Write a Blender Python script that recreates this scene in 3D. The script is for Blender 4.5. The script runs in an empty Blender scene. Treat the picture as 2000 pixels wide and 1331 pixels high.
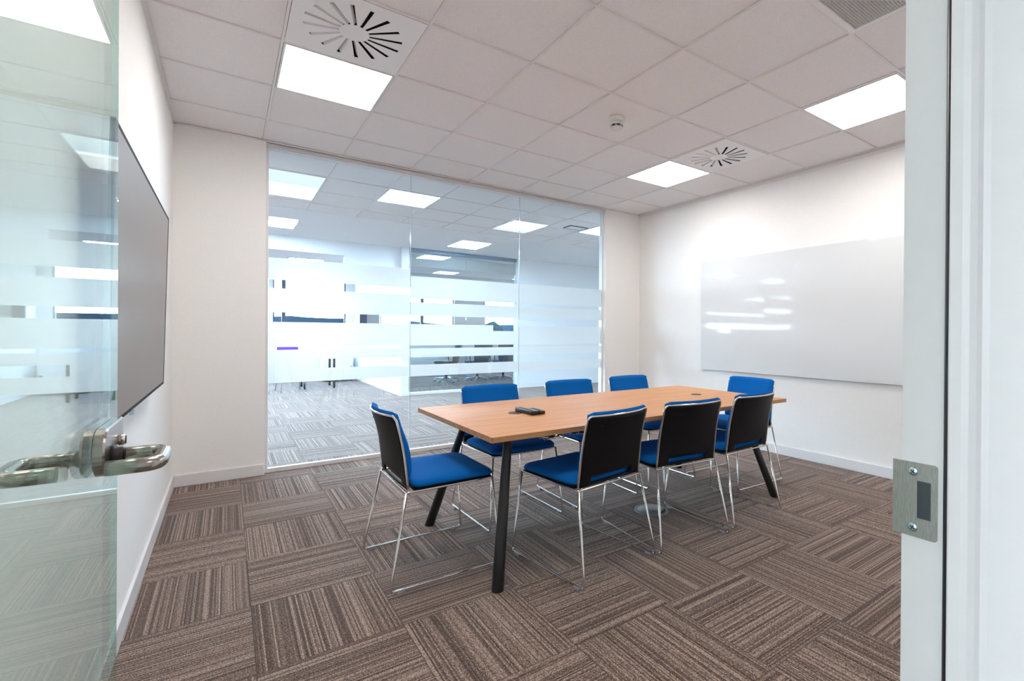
import bpy, bmesh, math, random
from mathutils import Vector, Matrix
S = bpy.context.scene
C = S.collection
random.seed(7)
H = 2.745            # ceiling height, floor is z = 0
PI = math.pi

# ------------------------------------------------------------------ camera
yaw, pitch, roll = 0.6144624, -0.0030154, 0.0067793
fw = Vector((math.sin(yaw)*math.cos(pitch), math.cos(yaw)*math.cos(pitch), math.sin(pitch)))
ri = Vector((math.cos(yaw), -math.sin(yaw), 0)); up = ri.cross(fw)
r2 = ri*math.cos(roll)+up*math.sin(roll); u2 = -ri*math.sin(roll)+up*math.cos(roll)
cd = bpy.data.cameras.new('camera'); cam = bpy.data.objects.new('camera', cd); C.objects.link(cam)
M = Matrix((r2, u2, -fw)).transposed().to_4x4()
M.translation = Vector((-0.23617, -2.99295, H-1.55377))
cam.matrix_world = M
cd.sensor_width = 36; cd.lens = 937.796/2000*36
cd.shift_x = -105.43/2000; cd.shift_y = -13.25/2000
cd.clip_start = 0.02; cd.clip_end = 300
S.camera = cam

# ------------------------------------------------------------------ world, exposure
w = bpy.data.worlds.new('sky'); S.world = w; w.use_nodes = True
nt = w.node_tree; bg = nt.nodes['Background']
tc = nt.nodes.new('ShaderNodeTexCoord'); sx = nt.nodes.new('ShaderNodeSeparateXYZ'); cr = nt.nodes.new('ShaderNodeValToRGB')
nt.links.new(tc.outputs['Generated'], sx.inputs[0]); nt.links.new(sx.outputs['Z'], cr.inputs[0])
cr.color_ramp.elements[0].position = 0.0; cr.color_ramp.elements[0].color = (0.85, 0.93, 1, 1)
cr.color_ramp.elements[1].position = 0.7; cr.color_ramp.elements[1].color = (0.55, 0.75, 1, 1)
nt.links.new(cr.outputs[0], bg.inputs[0]); bg.inputs[1].default_value = 22.0
vs = S.view_settings
vs.view_transform = 'Standard'; vs.look = 'None'; vs.gamma = 1; vs.use_curve_mapping = False
vs.exposure = 0.50
ROOM_L, OUT_L, COR_L = 14.0, 62.0, 6.5
S.cycles.max_bounces = 12; S.cycles.diffuse_bounces = 5; S.cycles.transparent_max_bounces = 24
S.cycles.sample_clamp_indirect = 6

# ------------------------------------------------------------------ materials
def sr(r, g, b):
    f = lambda c: (c/255/12.92) if c/255 <= 0.04045 else ((c/255+0.055)/1.055)**2.4
    return (f(r), f(g), f(b), 1)
def mat(name, col, rough=0.5, metal=0.0, spec=0.5, emit=None, es=0):
    m = bpy.data.materials.new(name); m.use_nodes = True
    b = m.node_tree.nodes['Principled BSDF']
    b.inputs['Base Color'].default_value = col; b.inputs['Roughness'].default_value = rough
    b.inputs['Metallic'].default_value = metal; b.inputs['Specular IOR Level'].default_value = spec
    if emit:
        b.inputs['Emission Color'].default_value = emit; b.inputs['Emission Strength'].default_value = es
    return m
def noisy(m, scale, amt, bump=0.0, detail=2, dist=0.002, vec=(1, 1, 1)):
    """multiply the base colour by noise and add a bump"""
    t = m.node_tree; b = t.nodes['Principled BSDF']; col = b.inputs['Base Color'].default_value[:]
    tc = t.nodes.new('ShaderNodeTexCoord'); mp = t.nodes.new('ShaderNodeMapping'); mp.inputs['Scale'].default_value = vec
    n = t.nodes.new('ShaderNodeTexNoise'); n.inputs['Scale'].default_value = scale; n.inputs['Detail'].default_value = detail
    t.links.new(tc.outputs['Object'], mp.inputs[0]); t.links.new(mp.outputs[0], n.inputs['Vector'])
    r = t.nodes.new('ShaderNodeValToRGB'); r.color_ramp.elements[0].position = 0.3; r.color_ramp.elements[1].position = 0.7
    r.color_ramp.elements[0].color = tuple(c*(1-amt) for c in col[:3])+(1,)
    r.color_ramp.elements[1].color = tuple(min(1, c*(1+amt)) for c in col[:3])+(1,)
    t.links.new(n.outputs['Fac'], r.inputs[0]); t.links.new(r.outputs[0], b.inputs['Base Color'])
    if bump:
        bp = t.nodes.new('ShaderNodeBump'); bp.inputs['Strength'].default_value = bump; bp.inputs['Distance'].default_value = dist
        t.links.new(n.outputs['Fac'], bp.inputs['Height']); t.links.new(bp.outputs[0], b.inputs['Normal'])
    return m
wall_m = noisy(mat('white_paint', (0.91, 0.90, 0.885, 1), 0.75), 60, 0.012, 0.05)
wall_out_m = noisy(mat('white_paint_office', (0.80, 0.81, 0.82, 1), 0.7), 60, 0.012)
skirt_m = mat('satin_white_gloss', (0.80, 0.79, 0.80, 1), 0.35)
tile_m = noisy(mat('mineral_fibre_tile', (0.92, 0.89, 0.895, 1), 0.9), 330, 0.09, 0.25, 3)
grid_m = mat('grid_white_metal', (0.86, 0.82, 0.81, 1), 0.5)
void_m = mat('ceiling_void', (0.03, 0.03, 0.03, 1), 0.9)
plaster_m = mat('plaster_soffit', (0.90, 0.92, 0.95, 1), 0.8)
alu_m = mat('white_powder_coat', (0.78, 0.775, 0.77, 1), 0.4)
ventw_m = mat('vent_white_steel', (0.93, 0.92, 0.93, 1), 0.35)
frame_m = noisy(mat('door_frame_paint', (0.70, 0.695, 0.68, 1), 0.45), 40, 0.01)
seal_m = mat('black_rubber_seal', (0.012, 0.011, 0.015, 1), 0.35)
black_m = noisy(mat('black_plastic', (0.005, 0.005, 0.006, 1), 0.5, spec=0.14), 500, 0.1, 0.25)
blackmet_m = mat('black_powder_coat', (0.010, 0.010, 0.012, 1), 0.38)
chrome_m = mat('chrome', (0.72, 0.70, 0.68, 1), 0.10, 1.0)
steel_m = noisy(mat('satin_stainless', (0.40, 0.375, 0.34, 1), 0.22, 1.0), 80, 0.06, vec=(1, 1, 12))
brush_m = noisy(mat('brushed_steel_plate', (0.42, 0.40, 0.375, 1), 0.42, 1.0), 90, 0.12, vec=(1, 8, 1))
zinc_m = mat('zinc_screw', (0.55, 0.70, 0.78, 1), 0.25, 1.0)
recess_m = mat('dark_grey_plastic_recess', (0.035, 0.045, 0.05, 1), 0.5)
clear_m = mat('clear_plastic_glide', (0.75, 0.77, 0.82, 1), 0.2)
clear_m.node_tree.nodes['Principled BSDF'].inputs['Transmission Weight'].default_value = 0.6
det_m = mat('detector_white', (0.82, 0.81, 0.78, 1), 0.4)
blue_m = noisy(mat('royal_blue_wool', (0.0, 0.112, 0.40, 1), 0.9, spec=0.15), 900, 0.22, 0.25, 2, 0.0008)
purple_m = mat('purple_fabric', (0.09, 0.01, 0.28, 1), 0.85)
plum_m = mat('plum_fabric', (0.03, 0.018, 0.03, 1), 0.85)
navy_m = mat('navy_black_fabric', (0.006, 0.012, 0.025, 1), 0.8)
board_m = mat('back_painted_white_glass', (0.73, 0.745, 0.755, 1), 0.05, spec=0.25)
screen_m = mat('matt_screen', (0.25, 0.205, 0.175, 1), 0.45, spec=0.3)
bezel_m = mat('tv_bezel', (0.006, 0.004, 0.006, 1), 0.6, spec=0.15)
disc_m = mat('grey_floor_box', (0.20, 0.23, 0.25, 1), 0.3, spec=0.6)
land_m = noisy(mat('distant_field', (0.004, 0.009, 0.014, 1), 1, spec=0), 0.05, 0.5)
tree_m = noisy(mat('dark_foliage', (0.003, 0.009, 0.010, 1), 1, spec=0), 0.5, 0.4)
wframe_m = mat('navy_window_frame', (0.02, 0.035, 0.08, 1), 0.4)
silver_m = mat('silver_blue_leg', (0.45, 0.52, 0.62, 1), 0.3, 0.8)

def emis(name, col, s):
    m = bpy.data.materials.new(name); m.use_nodes = True; t = m.node_tree; t.nodes.clear()
    e = t.nodes.new('ShaderNodeEmission'); o = t.nodes.new('ShaderNodeOutputMaterial')
    e.inputs[0].default_value = col; e.inputs[1].default_value = s; t.links.new(e.outputs[0], o.inputs[0]); return m
lamp_m = emis('led_diffuser', (1.0, 0.945, 0.90, 1), ROOM_L)
lampo_m = emis('led_diffuser_office', (0.69, 0.83, 1.0, 1), OUT_L)
lampd_m = emis('led_diffuser_office_dim', (0.92, 0.96, 1.0, 1), 0.85)
lampc_m = emis('led_diffuser_corridor', (1.0, 0.97, 0.94, 1), COR_L)

def glass(name, tint, refl=1.0, ior=1.5, rough=0.0):
    m = bpy.data.materials.new(name); m.use_nodes = True; t = m.node_tree; t.nodes.clear()
    o = t.nodes.new('ShaderNodeOutputMaterial'); mx = t.nodes.new('ShaderNodeMixShader')
    tr = t.nodes.new('ShaderNodeBsdfTransparent'); gl = t.nodes.new('ShaderNodeBsdfGlossy'); fr = t.nodes.new('ShaderNodeFresnel')
    tr.inputs[0].default_value = tint; gl.inputs['Roughness'].default_value = rough; fr.inputs[0].default_value = ior
    gl.inputs[0].default_value = (refl, refl, refl, 1)
    ge = t.nodes.new('ShaderNodeNewGeometry'); mi = t.nodes.new('ShaderNodeMapRange'); mi.inputs[3].default_value = ior; mi.inputs[4].default_value = 1/ior
    t.links.new(ge.outputs['Backfacing'], mi.inputs[0]); t.links.new(mi.outputs[0], fr.inputs[0])
    t.links.new(fr.outputs[0], mx.inputs[0]); t.links.new(tr.outputs[0], mx.inputs[1]); t.links.new(gl.outputs[0], mx.inputs[2])
    t.links.new(mx.outputs[0], o.inputs[0]); return m
glass_m = glass('partition_glass', (0.87, 0.95, 0.98, 1))
glassb_m = glass('office_glass', (0.93, 0.98, 0.99, 1))
doorglass_m = glass('door_glass_green', (0.89, 0.98, 0.95, 1))
edge_m = glass('green_glass_edge', (0.78, 0.90, 0.88, 1))

def film(name, col, see=0.12):
    m = bpy.data.materials.new(name); m.use_nodes = True; t = m.node_tree; t.nodes.clear(); N = t.nodes.new; L = t.links.new
    o = N('ShaderNodeOutputMaterial'); tl = N('ShaderNodeBsdfTranslucent'); tl.inputs[0].default_value = col
    rf = N('ShaderNodeBsdfRefraction'); rf.inputs['Color'].default_value = (0.93, 0.90, 0.88, 1); rf.inputs['Roughness'].default_value = 0.62; rf.inputs['IOR'].default_value = 1.25
    m1 = N('ShaderNodeMixShader'); m1.inputs[0].default_value = 0.55
    df = N('ShaderNodeBsdfDiffuse'); df.inputs[0].default_value = col
    m2 = N('ShaderNodeMixShader'); m2.inputs[0].default_value = 0.14
    tr = N('ShaderNodeBsdfTransparent'); m3 = N('ShaderNodeMixShader'); m3.inputs[0].default_value = see
    L(tl.outputs[0], m1.inputs[1]); L(rf.outputs[0], m1.inputs[2]); L(m1.outputs[0], m2.inputs[1]); L(df.outputs[0], m2.inputs[2])
    L(m2.outputs[0], m3.inputs[1]); L(tr.outputs[0], m3.inputs[2]); L(m3.outputs[0], o.inputs[0]); return m
film_m = film('frosted_film', (0.94, 0.905, 0.885, 1), 0.03)

def carpet(name):
    m = bpy.data.materials.new(name); m.use_nodes = True; t = m.node_tree; b = t.nodes['Principled BSDF']; N = t.nodes.new; L = t.links.new
    def mth(op, a, bb=None, c=None):
        n = N('ShaderNodeMath'); n.operation = op
        for i, v in enumerate((a, bb, c)):
            if v is None: continue
            if isinstance(v, (int, float)): n.inputs[i].default_value = v
            else: L(v, n.inputs[i])
        return n.outputs[0]
    tc = N('ShaderNodeTexCoord'); s = N('ShaderNodeSeparateXYZ'); L(tc.outputs['Object'], s.inputs[0])
    X = mth('DIVIDE', mth('ADD', s.outputs[0], 0.148+50), 0.5); Y = mth('DIVIDE', mth('ADD', s.outputs[1], 0.03+50), 0.5)
    ix = mth('FLOOR', X); iy = mth('FLOOR', Y); fx = mth('SUBTRACT', X, ix); fy = mth('SUBTRACT', Y, iy)
    par = mth('MODULO', mth('ADD', ix, iy), 2.0)
    # across = fx where stripes run along y, fy otherwise
    def mixf(a, bb, f):
        return mth('ADD', mth('MULTIPLY', a, mth('SUBTRACT', 1.0, f)), mth('MULTIPLY', bb, f))
    ac = mixf(fx, fy, par); al = mixf(fy, fx, par)
    wn = N('ShaderNodeTexWhiteNoise'); wn.noise_dimensions = '2D'; cx = N('ShaderNodeCombineXYZ'); L(ix, cx.inputs[0]); L(iy, cx.inputs[1]); L(cx.outputs[0], wn.inputs['Vector'])
    off = mth('MULTIPLY', wn.outputs['Value'], 37.0)
    def stripes(sa, sl, det, k):
        c = N('ShaderNodeCombineXYZ'); L(mth('ADD', mth('MULTIPLY', ac, sa), off), c.inputs[0]); L(mth('MULTIPLY', al, sl), c.inputs[1]); L(mth('ADD', off, k), c.inputs[2])
        n = N('ShaderNodeTexNoise'); n.inputs['Scale'].default_value = 1.0; n.inputs['Detail'].default_value = det; n.inputs['Roughness'].default_value = 0.55
        L(c.outputs[0], n.inputs['Vector']); return n.outputs['Fac']
    wr = N('ShaderNodeTexWhiteNoise'); wr.noise_dimensions = '3D'; cw = N('ShaderNodeCombineXYZ')
    L(mth('FLOOR', mth('MULTIPLY', ac, 92.0)), cw.inputs[0]); L(ix, cw.inputs[1]); L(iy, cw.inputs[2]); L(cw.outputs[0], wr.inputs['Vector']); s1 = wr.outputs['Value']
    s2 = stripes(26, 0.3, 0, 5); s3 = stripes(150, 110, 1, 9)
    v = mth('ADD', mth('ADD', mth('MULTIPLY', s1, 0.22), mth('MULTIPLY', s2, 0.10)), mth('MULTIPLY', s3, 0.68))
    r = N('ShaderNodeValToRGB'); e = r.color_ramp.elements
    e[0].position = 0.30; e[0].color = sr(48, 35, 30); e[1].position = 0.70; e[1].color = sr(186, 164, 150)
    e.new(0.50).color = sr(106, 88, 79)
    L(v, r.inputs[0])
    # tile joint: a thin darker line
    j = mth('MINIMUM', mth('MINIMUM', fx, mth('SUBTRACT', 1.0, fx)), mth('MINIMUM', fy, mth('SUBTRACT', 1.0, fy)))
    jf = mth('MINIMUM', mth('MULTIPLY', j, 160.0), 1.0)
    mx = N('ShaderNodeMix'); mx.data_type = 'RGBA'; L(jf, mx.inputs[0]); mx.inputs[6].default_value = sr(70, 58, 54); L(r.outputs[0], mx.inputs[7])
    L(mx.outputs[2], b.inputs['Base Color'])
    b.inputs['Roughness'].default_value = 0.95; b.inputs['Specular IOR Level'].default_value = 0.15
    b.inputs['Sheen Weight'].default_value = 0.14; b.inputs['Sheen Roughness'].default_value = 0.45
    bp = N('ShaderNodeBump'); bp.inputs['Strength'].default_value = 0.55; bp.inputs['Distance'].default_value = 0.004
    L(mth('ADD', mth('MULTIPLY', s1, 0.6), mth('MULTIPLY', s3, 0.6)), bp.inputs['Height']); L(bp.outputs[0], b.inputs['Normal'])
    return m
carpet_m = carpet('striped_carpet_tiles')

def wood(name, c0, c1, rough):
    m = mat(name, c0, rough, spec=0.4); t = m.node_tree; b = t.nodes['Principled BSDF']; N = t.nodes.new; L = t.links.new
    tc = N('ShaderNodeTexCoord'); mp = N('ShaderNodeMapping'); mp.inputs['Scale'].default_value = (1.2, 26, 26)
    L(tc.outputs['Object'], mp.inputs[0])
    n = N('ShaderNodeTexNoise'); n.inputs['Scale'].default_value = 1.6; n.inputs['Detail'].default_value = 5; n.inputs['Distortion'].default_value = 0.4
    L(mp.outputs[0], n.inputs['Vector']); r = N('ShaderNodeValToRGB'); e = r.color_ramp.elements
    e[0].position = 0.30; e[0].color = c1; e[1].position = 0.72; e[1].color = c0
    L(n.outputs['Fac'], r.inputs[0]); L(r.outputs[0], b.inputs['Base Color']); return m
wood_m = wood('beech_veneer', sr(212, 155, 104), sr(188, 130, 82), 0.45)
woodedge_m = wood('beech_edge_band', sr(190, 142, 92), sr(165, 116, 70), 0.4)

# ------------------------------------------------------------------ mesh helpers
def new(): return bmesh.new()
def box(bm, x0, x1, y0, y1, z0, z1, mi=0):
    v = [bm.verts.new(p) for p in ((x0, y0, z0), (x1, y0, z0), (x1, y1, z0), (x0, y1, z0), (x0, y0, z1), (x1, y0, z1), (x1, y1, z1), (x0, y1, z1))]
    for f in ((0, 3, 2, 1), (4, 5, 6, 7), (0, 1, 5, 4), (1, 2, 6, 5), (2, 3, 7, 6), (3, 0, 4, 7)):
        bm.faces.new([v[i] for i in f]).material_index = mi
    return v
def obox(bm, c, ax, ay, az, hx, hy, hz):
    """oriented box"""
    v = []
    for k in (-1, 1):
        for j in (-1, 1):
            for i in (-1, 1): v.append(bm.verts.new(c+ax*hx*i+ay*hy*j+az*hz*k))
    for f in ((0, 2, 3, 1), (4, 5, 7, 6), (0, 1, 5, 4), (1, 3, 7, 5), (3, 2, 6, 7), (2, 0, 4, 6)): bm.faces.new([v[i] for i in f])
def fillet(pts, rad, n=6):
    out = [Vector(pts[0])]
    for i in range(1, len(pts)-1):
        a, b, c = Vector(pts[i-1]), Vector(pts[i]), Vector(pts[i+1])
        d1 = (a-b); d2 = (c-b); r = min(rad, d1.length*0.48, d2.length*0.48)
        p, q = b+d1.normalized()*r, b+d2.normalized()*r
        for k in range(n+1):
            s = k/n; out.append(p*(1-s)**2+b*2*s*(1-s)+q*s*s)
    out.append(Vector(pts[-1])); return out
def tube(bm, pts, r, n=10, closed=False, caps=True, r1=None):
    pts = [Vector(p) for p in pts]; N = len(pts)
    def tan(i):
        if closed: return (pts[(i+1) % N]-pts[(i-1) % N]).normalized()
        return (pts[min(i+1, N-1)]-pts[max(i-1, 0)]).normalized()
    t = tan(0); u = t.orthogonal().normalized(); rings = []
    for i in range(N):
        t2 = tan(i); q = t.rotation_difference(t2); u = (q @ u); u = (u-t2*u.dot(t2)).normalized(); t = t2
        v = t.cross(u); rr = r if r1 is None else r+(r1-r)*i/(N-1)
        rings.append([bm.verts.new(pts[i]+u*math.cos(2*PI*k/n)*rr+v*math.sin(2*PI*k/n)*rr) for k in range(n)])
    for i in range(N if closed else N-1):
        a, b = rings[i], rings[(i+1) % N]
        for k in range(n):
            f = bm.faces.new((a[k], a[(k+1) % n], b[(k+1) % n], b[k])); f.smooth = True
    if caps and not closed:
        bm.faces.new(list(reversed(rings[0]))); bm.faces.new(rings[-1])
def lathe(bm, prof, c=(0, 0, 0), n=32, axis='Z', smooth=True):
    c = Vector(c); rings = []
    for (r, z) in prof:
        ring = []
        for k in range(n):
            a = 2*PI*k/n
            p = {'Z': Vector((r*math.cos(a), r*math.sin(a), z)), 'X': Vector((z, r*math.cos(a), r*math.sin(a))), 'Y': Vector((r*math.sin(a), z, r*math.cos(a)))}[axis]
            ring.append(bm.verts.new(c+p))
        rings.append(ring)
    for a, b in zip(rings, rings[1:]):
        for k in range(n):
            f = bm.faces.new((a[k], a[(k+1) % n], b[(k+1) % n], b[k])); f.smooth = smooth
    bm.faces.new(list(reversed(rings[0]))); bm.faces.new(rings[-1])
def rrect(w, d, r, n=5, cx=0, cy=0):
    """rounded rectangle outline, half sizes w,d"""
    o = []
    for (sx_, sy_, a0) in ((1, 1, 0), (-1, 1, PI/2), (-1, -1, PI), (1, -1, 1.5*PI)):
        for k in range(n+1):
            a = a0+PI/2*k/n; o.append((cx+sx_*(w-r)+r*math.cos(a), cy+sy_*(d-r)+r*math.sin(a)))
    return o
def loft(bm, loops, smooth=True, cap0=True, cap1=True):
    rs = [[bm.verts.new(p) for p in l] for l in loops]; n = len(rs[0])
    for a, b in zip(rs, rs[1:]):
        for k in range(n):
            f = bm.faces.new((a[k], a[(k+1) % n], b[(k+1) % n], b[k])); f.smooth = smooth
    if cap0: f = bm.faces.new(list(reversed(rs[0]))); f.smooth = smooth
    if cap1: f = bm.faces.new(rs[-1]); f.smooth = smooth
def grid_surf(bm, fn, nu, nv, skip=None):
    V = [[bm.verts.new(fn(i/nu, j/nv)) for i in range(nu+1)] for j in range(nv+1)]
    for j in range(nv):
        for i in range(nu):
            if skip and skip(i, j): continue
            f = bm.faces.new((V[j][i], V[j][i+1], V[j+1][i+1], V[j+1][i])); f.smooth = True
def slab(bm, f0, f1, nu, nv, skip=None):
    """closed sheet between two parametric surfaces (with optional missing cells)"""
    A = [[bm.verts.new(f0(i/nu, j/nv)) for i in range(nu+1)] for j in range(nv+1)]
    B = [[bm.verts.new(f1(i/nu, j/nv)) for i in range(nu+1)] for j in range(nv+1)]
    has = lambda i, j: 0 <= i < nu and 0 <= j < nv and not (skip and skip(i, j))
    for j in range(nv):
        for i in range(nu):
            if not has(i, j): continue
            f = bm.faces.new((A[j][i], A[j+1][i], A[j+1][i+1], A[j][i+1])); f.smooth = True
            f = bm.faces.new((B[j][i], B[j][i+1], B[j+1][i+1], B[j+1][i])); f.smooth = True
            for (di, dj, p, q) in ((0, -1, (j, i), (j, i+1)), (0, 1, (j+1, i+1), (j+1, i)), (-1, 0, (j+1, i), (j, i)), (1, 0, (j, i+1), (j+1, i+1))):
                if not has(i+di, j+dj):
                    bm.faces.new((A[p[0]][p[1]], A[q[0]][q[1]], B[q[0]][q[1]], B[p[0]][p[1]]))
def obj(name, bm, m, parent=None, bevel=0, seg=2, subsurf=0, auto=False):
    bmesh.ops.recalc_face_normals(bm, faces=bm.faces)
    me = bpy.data.meshes.new(name); bm.to_mesh(me); bm.free()
    for mm in (m if isinstance(m, (list, tuple)) else [m]): me.materials.append(mm)
    o = bpy.data.objects.new(name, me); C.objects.link(o)
    if parent: o.parent = parent
    if bevel:
        b = o.modifiers.new('bevel', 'BEVEL'); b.width = bevel; b.segments = seg; b.limit_method = 'ANGLE'; b.angle_limit = math.radians(50)
        b.harden_normals = False
    if subsurf:
        s = o.modifiers.new('sub', 'SUBSURF'); s.levels = subsurf; s.render_levels = subsurf
    return o
def tag(o, label=None, cat=None, group=None, kind=None):
    if label: o['label'] = label
    if cat: o['category'] = cat
    if group: o['group'] = group
    if kind: o['kind'] = kind
    return o
def empty(name, loc, rz=0):
    o = bpy.data.objects.new(name, None); C.objects.link(o); o.location = loc; o.rotation_euler = (0, 0, rz); o.empty_display_size = 0.1; return o
def struct(name, bm, m, label, cat='wall', **k):
    o = obj(name, bm, m, **k); return tag(o, label, cat, kind='structure')
def dup(root, loc, rz, label, group=None):
    r = root.copy(); C.objects.link(r); r.location = loc; r.rotation_euler = (0, 0, rz); r['label'] = label
    if group: r['group'] = group
    for ch in list(root.children):
        c = ch.copy(); C.objects.link(c); c.parent = r
        for g in ch.children:
            d = g.copy(); C.objects.link(d); d.parent = c
    return r

# ------------------------------------------------------------------ room shell
XL, XR, YB, YF = -0.575, 4.24, 1.665, -2.76      # wall faces of the meeting room
GX0, GX1, GY = 0.02, 3.655, 1.73                 # glazed opening
OX0, OX1, OY1 = -6.0, 9.0, 9.9                   # the open-plan office beyond
CY0 = -4.7                                       # corridor behind the door
bm = new(); box(bm, OX0-0.2, OX1+0.2, CY0-0.2, OY1+0.2, -0.08, 0); struct('floor', bm, carpet_m, 'brown striped carpet tiles laid in a quarter-turned chequer', 'floor')

def tiles(bm, x0, x1, y0, y1, skip, z=H, inset=0.0080, up=0.008):
    """lay-in tiles on the 600 mm grid, clipped to the rectangle"""
    i0, i1 = math.floor(x0/0.6), math.ceil(x1/0.6); j0, j1 = math.floor(y0/0.6+1e-6), math.ceil(y1/0.6)
    for i in range(i0, i1):
        for j in range(j0, j1):
            if (i, j) in skip: continue
            a, b = max(i*0.6+inset, x0), min((i+1)*0.6-inset, x1); c, d = max(j*0.6+inset, y0), min((j+1)*0.6-inset, y1)
            if b-a > 0.004 and d-c > 0.004: box(bm, a, b, c, d, z+up, z+up+0.015)
def bars(bm, x0, x1, y0, y1, z=H):
    i = math.ceil(x0/0.6)
    while i*0.6 < x1: box(bm, i*0.6-0.0064, i*0.6+0.0064, y0, y1, z, z+0.022); i += 1
    j = math.ceil(y0/0.6)
    while j*0.6 < y1: box(bm, x0, x1, j*0.6-0.0064, j*0.6+0.0064, z+0.0004, z+0.0216); j += 1
room_lights = [(0, 0), (0, -3), (5, 0), (5, -3)]
room_vents = [(0, -1), (5, -1)]
grille_cell = (3, -4)
bm = new(); tiles(bm, XL, XR, YF, YB, set(room_lights+room_vents+[grille_cell]))
ce = struct('ceiling', bm, tile_m, 'off-white mineral tile ceiling of the meeting room', 'ceiling')
bm = new(); bars(bm, XL, XR, YF, YB); obj('grid_bars', bm, grid_m, ce)
bm = new(); box(bm, OX0-0.2, OX1+0.2, CY0-0.2, OY1+0.2, H+0.16, H+0.24); obj('slab', bm, void_m, ce)

TH = 0.13
bm = new(); box(bm, XL-TH, XL, YF-TH, YB, 0, H+0.15); struct('wall_left', bm, wall_m, 'white left wall with the wall-mounted screen')
bm = new(); box(bm, XR, XR+TH, YF-TH, YB, 0, H+0.15); struct('wall_right', bm, wall_m, 'white right wall behind the glass writing board')
bm = new()
box(bm, XL-TH, GX0, YB, YB+TH, 0, H+0.15); box(bm, GX1, XR+TH, YB, YB+TH, 0, H+0.15); box(bm, GX0, GX1, YB+0.02, YB+TH, H, H+0.15)
box(bm, OX0, XL-TH, YB, YB+TH, 0, H+0.15); box(bm, XR+TH, OX1, YB, YB+TH, 0, H+0.15)
struct('wall_back', bm, wall_m, 'white wall piers on both sides of the glazed partition')
bm = new()
box(bm, XL, -0.415, YF-TH, YF, 0, H+0.15); box(bm, 0.455, XR, YF-TH, YF, 0, H+0.15); box(bm, -0.415, 0.455, YF-TH, YF, 2.2, H+0.15)
box(bm, OX0, XL-TH, YF-TH, YF, 0, H+0.15); box(bm, XR+TH, OX1, YF-TH, YF, 0, H+0.15)
struct('wall_front', bm, wall_m, 'white wall around the doorway')

def skirting(name, segs, label):
    bm = new()
    for (x0, x1, y0, y1) in segs: box(bm, x0, x1, y0, y1, 0, 0.092)
    struct(name, bm, skirt_m, label, 'baseboard', bevel=0.004)
skirting('baseboard_left', [(XL, XL+0.015, YF, YB)], 'white skirting board along the left wall')
skirting('baseboard_right', [(XR-0.015, XR, YF, YB)], 'white skirting board along the right wall')
skirting('baseboard_back', [(XL+0.015, GX0-0.008, YB-0.015, YB), (GX1+0.008, XR-0.015, YB-0.015, YB)], 'white skirting board on the piers beside the glass')
bm = new()
box(bm, XL, XL+0.018, YF, YB, H-0.003, H+0.004); box(bm, XR-0.018, XR, YF, YB, H-0.003, H+0.004)
box(bm, XL, XR, YB-0.018, YB, H-0.003, H+0.004)
box(bm, XR-0.004, XR, YF, YB, H-0.028, H-0.003)
struct('trim_1', bm, grid_m, 'white metal angle where the ceiling meets the walls', 'trim')

# ------------------------------------------------------------------ glazed partition (structure) : channels, three panes, frosted film
gp = empty('window_1', (0, 0, 0)); tag(gp, 'frameless glass partition with frosted bands between the meeting room and the office', 'window', kind='structure')
bm = new(); box(bm, GX0, GX1, YB+0.03, YB+0.10, H-0.035, H+0.01); box(bm, GX0, GX1, YB+0.02, YB+0.03, H-0.028, H+0.01); obj('head_channel', bm, alu_m, gp)
bm = new(); box(bm, GX0, GX1, YB+0.045, YB+0.085, 0.0, 0.035); obj('floor_channel', bm, alu_m, gp, bevel=0.002)
bm = new(); box(bm, GX0, GX0+0.022, YB+0.045, YB+0.085, 0.035, H-0.035); obj('side_channel', bm, alu_m, gp)
bm = new(); box(bm, GX1-0.022, GX1, YB+0.045, YB+0.085, 0.035, H-0.035); obj('side_channel', bm, alu_m, gp)
joints = [GX0+0.022, 1.228, 2.447, GX1-0.022]
slots = [[(0.86, 0.94), (1.025, 1.055), (1.262, 1.345), (1.548, 1.62)],
         [(0.86, 0.935), (1.022, 1.05), (1.262, 1.345), (1.475, 1.515)],
         [(0.86, 0.935), (1.022, 1.05), (1.262, 1.345), (1.475, 1.515)]]
def bands(bm, x0, x1, y, lo, hi, sl):
    z = lo
    for a, b in sl+[(hi, hi)]:
        if a-z > 0.001: box(bm, x0, x1, y, y+0.0006, z, a)
        z = b
for k in range(3):
    x0, x1 = joints[k]+0.0025, joints[k+1]-0.0025
    bm = new(); box(bm, x0, x1, GY-0.006, GY+0.006, 0.02, H-0.03)
    pane = obj('glass_pane', bm, glass_m, gp)
    bm = new()
    if k == 1:
        bands(bm, x0, 2.13, GY+0.0065, 0.745, 1.735, slots[k])
        bands(bm, 2.13, x1, GY+0.0065, 0.745, 1.735, [(0.86, 0.935), (1.022, 1.05), (1.20, 1.345), (1.475, 1.515)])
    elif k == 0:
        bands(bm, x0, 0.39, GY+0.0065, 0.745, 1.805, slots[0][1:]); bands(bm, 0.39, x1, GY+0.0065, 0.745, 1.805, slots[0])
    else: bands(bm, x0, x1, GY+0.0065, 0.745, 1.735, slots[k])
    obj('frosted_film', bm, film_m, pane)
for xx in joints[1:3]:
    bm = new(); box(bm, xx-0.0024, xx+0.0024, GY-0.0055, GY+0.0055, 0.036, H-0.036)
    obj('silicone_joint', bm, mat('clear_joint', (0.62, 0.68, 0.72, 1), 0.2), gp)

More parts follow.
